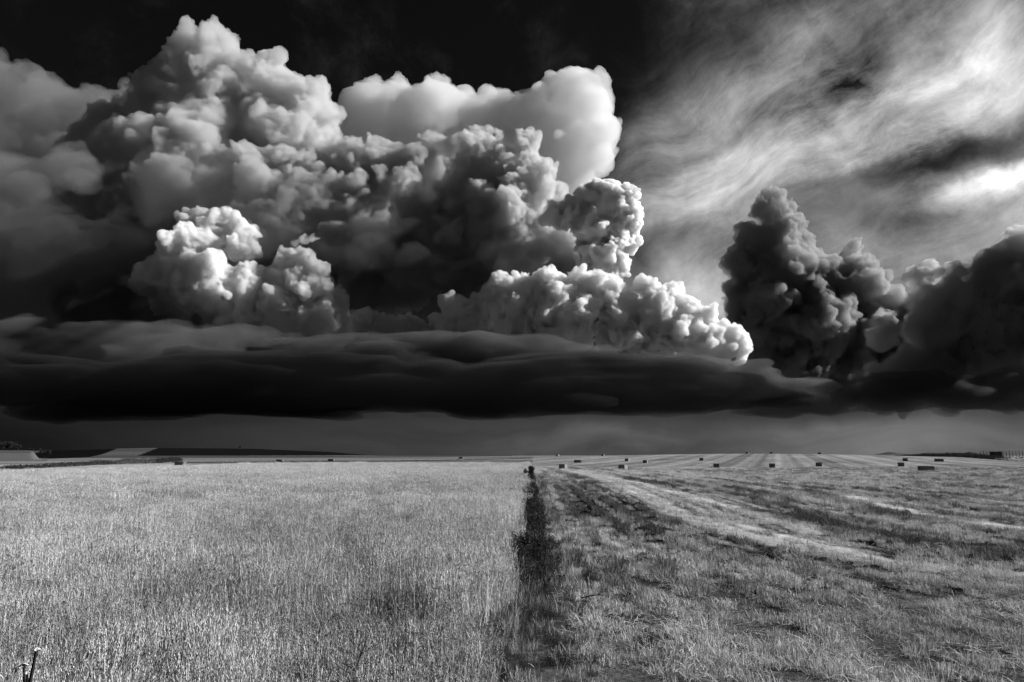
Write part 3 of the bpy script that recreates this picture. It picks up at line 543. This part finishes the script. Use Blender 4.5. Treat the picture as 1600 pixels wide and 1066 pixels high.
# pixel of the foot in the photograph gives the spot on the ground; end-on bales show the 1.2 m end
BALES = [(1447.5, 736.6, 0, 'largest straw bale, lying broadside at the far right of the stubble'), (973.5, 733.8, 1, 'straw bale nearest the camera in the middle of the stubble, its right end sunlit'),
 (880, 732.3, 1, 'straw bale closest to the end of the standing wheat, just right of the bush'), (1119.5, 731, 1, 'end-on straw bale at the foot of the rise, left of the tramline bale'), (1207, 731, 1, 'straw bale in the middle of the two tramlines at the foot of the rise'),
 (1279.5, 729, 1, 'straw bale at the foot of the rise, first to the right of the tramline bale'), (1408, 729, 1, 'straw bale just left of the largest bale'), (903, 723.2, 0, 'long broadside straw bale beyond the wheat corner'),
 (980.5, 721, 1, 'small straw bale behind and above the nearest middle bale'), (1008.5, 723.8, 1, 'small straw bale to the right behind the nearest middle bale, right end sunlit'), (1096, 720, 1, 'straw bale halfway up the rise, left of the crest pair'),
 (1414.5, 720.6, 1, 'small straw bale directly behind the bale left of the largest one'), (1467.5, 721.7, 0, 'small straw bale beside the dark verge at the far right'), (871.5, 713, 1, 'tiny straw bale on the skyline beyond the bush'),
 (942, 712.6, 1, 'tiny straw bale on the skyline left of the rise'), (1168, 710.2, 1, 'tiny straw bale on the crest, left one of two beside the tramlines'), (1205, 710.4, 1, 'tiny straw bale on the crest exactly between the tramlines'),
 (1280.5, 711.3, 1, 'tiny straw bale on the crest right of the tramlines'), (720.5, 717.0, 0, 'small straw bale far behind the wheat, nearest to the wheat corner'), (522, 724.3, 0, 'low straw bale peeping over the far edge of the wheat, middle one of three'),
 (443, 725, 0, 'long straw bale peeping over the far edge of the wheat, between two others'), (290, 726.5, 0, 'long straw bale at the far edge of the wheat near the hedge')]
for i, (bx, by, endon, lab) in enumerate(BALES):
    if by < 712.0:
        # on the skyline: walk out along this bearing to the crest
        d = ray(bx, 712); best = max(range(250, 460, 4), key=lambda t: (gz(d.x / d.y * t, t) - CAMZ) / t); x, y = d.x / d.y * best, float(best)
    elif bx < 600:
        y = {522: 330., 443: 285., 290: 200.}[bx]; x = (bx - 800) / F * y
    else: x, y = on_ground(bx, by)
    far = by < 724
    o = link('straw_bale', bales_m[i % 4]); o.location = (x, y, gz(x, y) - .03); o.rotation_euler = (0, 0, (math.pi / 2 - .363 if endon else -.30) + math.radians([3, -4, 2, 5, -2, 1, -5][i % 7]))
    if endon: o.scale = (1, 1.04, 1.05)
    if bx in (522, 443, 290): o.scale = (1.3, 1.1, 1.15)
    tag(o, lab, 'straw bale', 'straw bales lying in the field')
    for t_ in tw: link('twine', t_, o)
# ------------------------------------------------------------ bush, hedge, trees
bush_m = plant_mat('bush_leaf', .045, .2, .2)
def foliage(seed, n, rx, ry, h, leaf, mat, base=0.):
    rg = np.random.default_rng(seed); vs_, fs, sh = [], [], []
    lobes = [(np.array([rg.normal(0, .35) * rx, rg.normal(0, .35) * ry, base + h * rg.uniform(.3, .85)]), rg.uniform(.25, .5)) for _ in range(9)]
    for i in range(n):
        c, r_ = lobes[i % 9]; d = rg.normal(0, 1, 3); d /= np.linalg.norm(d); p = c + d * np.array([rx, ry, h * .5]) * r_ * rg.uniform(.5, 1.08); p[2] = max(p[2], base * .6)
        a = rg.normal(0, 1, 3); a /= np.linalg.norm(a); q_ = np.cross(a, rg.normal(0, 1, 3)); q_ /= np.linalg.norm(q_); L = leaf * rg.uniform(.5, 1.3); k = len(vs_) * 4
        vs_.append(np.array([p, p + a * L * .5 + q_ * L * .3, p + a * L, p + a * L * .5 - q_ * L * .3])); fs += [[k, k + 1, k + 2], [k, k + 2, k + 3]]; sh += [rg.uniform(.5, 1.4)] * 4
    me = fast_mesh('foliage', np.concatenate(vs_), tris=np.array(fs)); at = me.attributes.new('shade', 'FLOAT', 'POINT'); at.data.foreach_set('value', np.array(sh, np.float32)); me.materials.append(mat); return me
m, b = new_mat('bark'); o_ = b.n('ShaderNodeOutputMaterial'); bs = b.n('ShaderNodeBsdfDiffuse'); g0 = b.n('ShaderNodeNewGeometry'); nn = b.noise(g0.outputs['Position'], 6, 4).outputs[0]; v = b.map(nn, .3, .7, .03, .12, False)
cc = b.n('ShaderNodeCombineColor'); [b.put(cc.inputs[i], v) for i in range(3)]; b.put(bs.inputs[0], cc.outputs[0]); b.nt.links.new(bs.outputs[0], o_.inputs[0]); bark_m = m
def stems_mesh(name, segs, mat, k=5):
    """tapered limbs: list of (points, r0, r1)"""
    v = []; f = []
    for pts, r0, r1 in segs:
        base = len(v); n = len(pts)
        for i, p in enumerate(pts):
            p = Vector(p); t = (Vector(pts[min(i + 1, n - 1)]) - Vector(pts[max(i - 1, 0)])).normalized(); u = t.cross(Vector((.31, .9, .2))).normalized(); w_ = t.cross(u); r = r0 + (r1 - r0) * i / (n - 1)
            for j in range(k): a = 2 * math.pi * j / k; v.append(p + (u * math.cos(a) + w_ * math.sin(a)) * r)
        for i in range(n - 1):
            for j in range(k): a = base + i * k + j; c = base + i * k + (j + 1) % k; f.append((a, c, c + k, a + k))
        f.append(tuple(base + (n - 1) * k + j for j in range(k)))
    me = bpy.data.meshes.new(name); me.from_pydata([tuple(q) for q in v], [], f); me.materials.append(mat); return me
def limbs(seed, h, n, spread, r0):
    rr = random.Random(seed); segs = [([(0, 0, -.2), (rr.uniform(-.1, .1) * spread, 0, h * .3), (rr.uniform(-.2, .2) * spread, .1 * spread, h * .75)], r0, r0 * .35)]
    for i in range(n):
        a = rr.uniform(0, 6.28); z0 = h * rr.uniform(.2, .55); e = spread * rr.uniform(.5, 1)
        segs.append(([(0, 0, z0), (math.cos(a) * e * .5, math.sin(a) * e * .5, z0 + h * .15), (math.cos(a) * e, math.sin(a) * e, z0 + h * rr.uniform(.25, .4))], r0 * .5, r0 * .12))
    return segs
def woody(name, label, cat, x, y, h, rx, leaf, n, seed, group=None, crown='crown', low=0.):
    e = empty(name, (x, y, gz(x, y) - .05)); tag(e, label, cat, group)
    link(crown, foliage(seed, n, rx, rx, h * (1 - low), leaf, bush_m, h * low), e); link('trunk' if cat == 'tree' else 'stem', stems_mesh('stem', limbs(seed, h, 7, rx * .8, h * .025), bark_m), e); return e
woody('shrub', 'dark round bush standing at the far corner of the standing wheat', 'bush', 2.05, 76, 1.75, .62, .10, 3600, 1, crown='foliage')
woody('shrub', 'smaller dark bush just in front of the round bush on the crop edge', 'bush', 1.55, 66, 1.1, .5, .09, 2200, 2, crown='foliage')
TRG = 'trees on the knoll at the far left'
for i, (px, w_, h_, lab) in enumerate([(3, 12, 13, 'dark tree at the very left edge of the picture, on the knoll'), (15, 14, 14.5, 'tallest dark tree on the far left knoll'), (27, 12, 12.5, 'dark tree on the knoll, right of the tallest one'), (38, 9, 9, 'low dark tree near the right end of the clump on the knoll'), (-14, 16, 15, 'dark tree on the knoll just cut by the left edge'), (57, 4, 3, 'tiny bush on the knoll right of the tree clump')]):
    d_ = 505.; woody('tree', lab, 'tree', (px - 800) / F * d_, d_, h_ * d_ / F, w_ * .62 * d_ / F, .6, 1500, 20 + i, TRG, low=.15)
for i, (px, w_, h_, lab) in enumerate([(76, 9, 6, 'low tree in the dip right of the pale knoll'), (86, 7, 5, 'small tree in the dip, right of the low one')]):
    d_ = 1000.; woody('tree', lab, 'tree', (px - 800) / F * d_, d_, h_ * 1.5 * d_ / F, w_ * .6 * d_ / F, 1.0, 900, 30 + i, 'trees in the dip beside the knoll', low=.1)
woody('tree', 'lone tiny tree on the skyline of the far dark hill', 'tree', (380 - 800) / F * 1750, 1750, 8.5, 2.6, 1.2, 500, 41, low=.2)
def hedge(name, label, pts, h, n, leaf, seed, mat, wid=1.2, cat='hedge', kind=None, hvar=.6):
    """one hedge mesh along a ground polyline, height broken up into separate bushes"""
    rg = np.random.default_rng(seed); P_ = np.array(pts, float); seg = np.hypot(*(P_[1:] - P_[:-1]).T); cum = np.concatenate([[0], np.cumsum(seg)]); t = rg.uniform(0, cum[-1], n)
    dens_x = np.interp(t, cum, P_[:, 0]) + rg.normal(0, wid * .4, n); dens_y = np.interp(t, cum, P_[:, 1]) + rg.normal(0, wid * .4, n); hl = np.interp(t, cum, h)
    prof = np.clip(.25 + 1.5 * (fbm(t / 2.2, t * 0 + seed, 4) - .32), .12, 1.25) * hvar + (1 - hvar) * .8; z = height(dens_x, dens_y) + rg.uniform(0, 1, n) ** .8 * hl * prof
    a = rg.normal(0, 1, (n, 3)); a /= np.linalg.norm(a, axis=1)[:, None]; b_ = np.cross(a, rg.normal(0, 1, (n, 3))); b_ /= np.linalg.norm(b_, axis=1)[:, None]; L = (leaf * rg.uniform(.5, 1.4, n))[:, None]
    c = np.stack([dens_x, dens_y, z], 1); org = c.mean(0); c = c - org; v = np.stack([c, c + a * L * .5 + b_ * L * .35, c + a * L, c + a * L * .5 - b_ * L * .35], 1).reshape(-1, 3); k = np.arange(n)[:, None] * 4
    f = np.concatenate([k + [[0, 1, 2]], k + [[0, 2, 3]]]); me = fast_mesh(name, v, tris=f); at = me.attributes.new('shade', 'FLOAT', 'POINT'); at.data.foreach_set('value', np.repeat(rg.uniform(.5, 1.4, n), 4).astype(np.float32)); me.materials.append(mat)
    o = link(name, me); o.location = org; tag(o, label, cat, kind=kind); return o
hedge('hedgerow', 'long dark hedgerow running away along the left edge of the wheat', [(-100, 84), (-84, 98), (-90, 118), (-105, 155), (-122, 210), (-128, 250), (-165, 345)], [.85, .9, .9, 1.2, 1.9, 2.6, 2.4], 26000, .22, 51, bush_m, 1.6)
hedge('field_boundary', 'thin dark line of scrub at the far side of the wheat by the hedgerow end', [(-128, 262), (-60, 300), (10, 330)], [.5, .4, .3], 6000, .3, 52, bush_m, 1.0, cat='boundary')
hedge('verge_hedge', 'dark ragged hedge falling away behind the stubble at the far right', [(290, 520), (258, 430), (222, 345), (190, 275), (172, 232), (168, 205), (185, 190)], [1.6, 2.6, 2.6, 2.0, 1.6, 1.4, 1.4], 30000, .35, 53, bush_m, 3.0)
pale_m = plant_mat('pale_dry_herbs', .80, .1, .4)
hedge('pale_verge', 'strip of pale flowering weeds in front of the dark hedge at the far right', [(186, 262), (170, 232), (163, 208), (170, 190), (186, 172)], [1.2, 1.5, 1.5, 1.3, 1.1], 9000, .34, 54, pale_m, 3.0, cat='verge', kind='stuff', hvar=1.0)
# fence with its solid panel, behind the hedge
m, b = new_mat('weathered_wood'); o_ = b.n('ShaderNodeOutputMaterial'); bs = b.n('ShaderNodeBsdfDiffuse'); bs.inputs[0].default_value = (.06, .06, .06, 1); b.nt.links.new(bs.outputs[0], o_.inputs[0]); wood_m = m
def boxm(name, x0, x1, y0, y1, z0, z1, mat):
    v = [(x, y, z) for x in (x0, x1) for y in (y0, y1) for z in (z0, z1)]; f = [(0, 1, 3, 2), (4, 6, 7, 5), (0, 4, 5, 1), (2, 3, 7, 6), (0, 2, 6, 4), (1, 5, 7, 3)]
    me = bpy.data.meshes.new(name); me.from_pydata(v, [], f); me.materials.append(mat); return me
FD = 300.; fz = 1.4; fx0 = (1522 - 800) / F * FD; fx1 = (1592 - 800) / F * FD
fe = empty('paddock_fence', (fx0, FD, gz(fx0, FD))); tag(fe, 'thin post and wire fence on the skyline at the far right', 'fence')
post = boxm('post', -.07, .07, -.07, .07, -.1, 3.0, wood_m); npst = 15
for i in range(npst):
    o = link('post', post, fe, ((fx1 - fx0) * i / (npst - 1), 0, 0)); o.scale.z = 1 + .07 * math.sin(i * 2.3)
for z in (1.2, 2.0, 2.8): link('wire', boxm('wire', 0, fx1 - fx0, -.025, .025, z - .02, z + .02, wood_m), fe)
sx0 = (1549 - 800) / F * FD; sx1 = (1562 - 800) / F * FD
sh = empty('field_shelter', (sx0, FD + 2.5, gz(sx0, FD))); tag(sh, 'dark flat-roofed field shelter behind the fence at the far right', 'shed')
link('wall', boxm('wall', 0, sx1 - sx0, 0, 2.6, 0, 2.75, wood_m), sh); link('roof', boxm('roof', -.2, sx1 - sx0 + .2, -.25, 2.85, 2.752, 2.9, wood_m), sh)
# distant hills
m, b = new_mat('distant_hill_heath'); o_ = b.n('ShaderNodeOutputMaterial'); bs = b.n('ShaderNodeBsdfDiffuse'); bs.inputs[0].default_value = (.10, .10, .10, 1); b.nt.links.new(bs.outputs[0], o_.inputs[0]); hill_m = m
for (px, wpx, hpx) in ((1385, 26, 5), (1508, 16, 5)):
    D_ = 5000.; v = []; f = []; n_ = 24
    for j in range(9):
        for i in range(n_ + 1):
            u = i / n_ * 2 - 1; w_ = j / 8 * 2 - 1; hh = math.exp(-3.2 * u * u) * math.exp(-3 * w_ * w_) * (1 + .25 * noise.noise(Vector((u * 4, w_ * 3, px)))) - .045
            v.append((u * wpx * 1.3 * D_ / F, w_ * 250, hh * (hpx + 1) * D_ / F + 1))
    for j in range(8):
        for i in range(n_): a = j * (n_ + 1) + i; f.append((a, a + 1, a + n_ + 2, a + n_ + 1))
    me = bpy.data.meshes.new('hill'); me.from_pydata(v, [], f); me.materials.append(hill_m); me.polygons.foreach_set('use_smooth', [True] * len(f)); o = link('distant_hill', me); o.location = ((px - 800) / F * D_, D_, 0); tag(o, kind='structure')
# ------------------------------------------------------------ single weeds standing in the wheat
def weed(label, px, py_top, d, h, seed, n=26, leaf=.05, spread=.12, stems=4, mat=dark, group=None, lift=0.):
    x = (px - 800) / F * d; o = link('weed', weed_mesh(seed, h, n, mat, leaf, spread, stems)); o.location = (x, d, gz(x, d)); tag(o, label, 'weed', group); return o
WG = 'dark weeds standing up in the wheat'
for i, (px, d, h, sp_, lab) in enumerate([(53, 47, .95, .32, 'low dark weed clump in the wheat at the far left, left of a pair'), (64, 47, 1.0, .28, 'low dark weed clump in the wheat at the far left, right of a pair'), (60, 62, 1.25, .06, 'thin dark weed stem above the pair of dark clumps'), (120, 84, 1.15, .08, 'thin dark weed near the hedgerow'),
      (142, 95, 1.1, .05, 'faint weed stalk close under the hedgerow'), (240, 50, 1.05, .15, 'forked dark weed in the wheat below the hedgerow end'), (234, 45, .95, .05, 'short weed stalk just left of the forked weed'), (280, 54, 1.1, .08, 'leaning dark weed right of the forked one'), (303, 42, .85, .12, 'small dark weed spot in the middle of the left wheat'), (340, 13.5, .78, .2, 'dark leafy weed half sunk in the near wheat, left of centre'),
      (490, 80, 1.1, .07, 'thin weed stalk in the wheat beneath the middle bale'), (640, 47, .95, .18, 'dark weed in the shaded dip of the wheat'), (624, 44, .92, .15, 'dark weed left of the one in the shaded dip'), (710, 80, 1.1, .05, 'thin weed stalk under the right far bale'), (795, 37, 1.0, .1, 'dark weed close to the crop edge'), (770, 75, 1.05, .1, 'dark weed in the far wheat near the bush')]):
    weed(lab, px, 0, d, h, 600 + i, 22, .05 if d < 20 else .09, sp_, 3 if sp_ < .1 else 7, group=WG)
# tall plant with flat heads at the lower left
def umbel(segs_, heads, label, x, y, grp=None, name='flat_headed_weed'):
    e = empty(name, (x, y, gz(x, y))); tag(e, label, 'weed', grp); link('stem', stems_mesh('stem', [(q_, a_ * 1.7, b2 * 1.9) for q_, a_, b2 in segs_], wm, 5), e); e.scale = (1.12, 1.12, 1.08)
    for (p, r) in heads:
        v = [(0, 0, -.012)] + [(math.cos(a * .524) * r * (1 + .15 * math.sin(a * 5)), math.sin(a * .524) * r, .012 * math.sin(a * 3.1)) for a in range(12)] + [(0, 0, .02)]; f = [(0, 1 + (i + 1) % 12, 1 + i) for i in range(12)] + [(13, 1 + i, 1 + (i + 1) % 12) for i in range(12)]
        me = bpy.data.meshes.new('flower_head'); me.from_pydata(v, [], f); me.materials.append(hm); link('flower_head', me, e, p)
m, b = new_mat('dark_weed_stem'); o_ = b.n('ShaderNodeOutputMaterial'); bs = b.n('ShaderNodeBsdfDiffuse'); bs.inputs[0].default_value = (.025, .025, .025, 1); b.nt.links.new(bs.outputs[0], o_.inputs[0]); wm = m
m, b = new_mat('flower_head'); o_ = b.n('ShaderNodeOutputMaterial'); bs = b.n('ShaderNodeBsdfDiffuse'); bs.inputs[0].default_value = (.5, .5, .5, 1); b.nt.links.new(bs.outputs[0], o_.inputs[0]); hm = m
ux, uy = -4.12, 6.2
umbel([([(0, 0, 0), (.0, 0, .5), (.045, 0, .98)], .011, .006), ([(0, 0, .45), (-.02, .01, .68), (-.045, .01, .86)], .007, .004), ([(.01, 0, .55), (.01, -.01, .7), (.0, -.01, .81)], .006, .004), ([(0, 0, .3), (-.05, .0, .45), (-.06, .01, .6)], .008, .004)], [((.045, 0, .985), .032), ((-.045, .01, .865), .035), ((0, -.01, .815), .026), ((-.06, .01, .6), .03)], 'tall dark weed with flat pale heads at the lower left corner', ux, uy)
# dead branching weed lying across the crop edge, and dry twigs in the wheat
def twigs(label, x, y, segs_, z=0.):
    o = link('dry_branch', stems_mesh('dry_branch', segs_, wm, 5)); o.location = (x, y, gz(x, y) + z); tag(o, label, 'branch')
rr = random.Random(5); sg = [([(0, 0, 0), (.08, 0, .55), (.22, .02, .95)], .009, .003)]
for i in range(9):
    t = rr.uniform(.3, .95); a = rr.choice((-1, 1)) * rr.uniform(.5, 1.1); L = rr.uniform(.15, .4); q0 = (.22 * t * t, 0, .95 * t); sg.append(([q0, (q0[0] + math.sin(a) * L * .5, rr.uniform(-.05, .05), q0[2] + math.cos(a) * L * .4), (q0[0] + math.sin(a) * L, rr.uniform(-.1, .1), q0[2] + math.cos(a) * L * .8)], .004, .0015))
twigs('thin leafless dark weed branching above the near wheat left of the crop edge', (560 - 800) / F * 7.4, 7.4, sg)
bx_, by_ = on_ground(900, 950); sg = [([(0, 0, .05), (.3, .02, .12), (.62, 0, .16), (.95, -.04, .12)], .02, .008), ([(.3, .02, .12), (.5, -.1, .22), (.7, -.16, .2)], .011, .004), ([(.55, 0, .15), (.75, .1, .27), (.98, .12, .24)], .01, .004), ([(.12, 0, .08), (.1, .1, .2), (.02, .15, .26)], .009, .003)]
twigs('dead dark branch lying across the weeds right of the crop edge', bx_ + .1, by_, [([tuple(c * .5 for c in p_) for p_ in q_], a_ * .6, b2 * .6) for q_, a_, b2 in sg], .12)
for i, (px, py, h, sp_, lab) in enumerate([(955, 925, .34, .25, 'dark spiky grass tussock beside the dead branch'), (905, 955, .3, .3, 'black weed clump under the dead branch'), (1010, 1010, .3, .2, 'dark tussock in the near stubble right of the branch'), (1105, 945, .2, .25, 'dark tussock in the open stubble')]):
    x, y = on_ground(px, py); me = tuft(700 + i, sp_ * 1.6, 150, h, .35, dark, .007, False, 0); o = link('tussock', me); o.location = (x, y, gz(x, y)); tag(o, lab, 'tussock', 'dark tussocks in the near stubble')
print('DONE', round(time.time() - T0, 1))
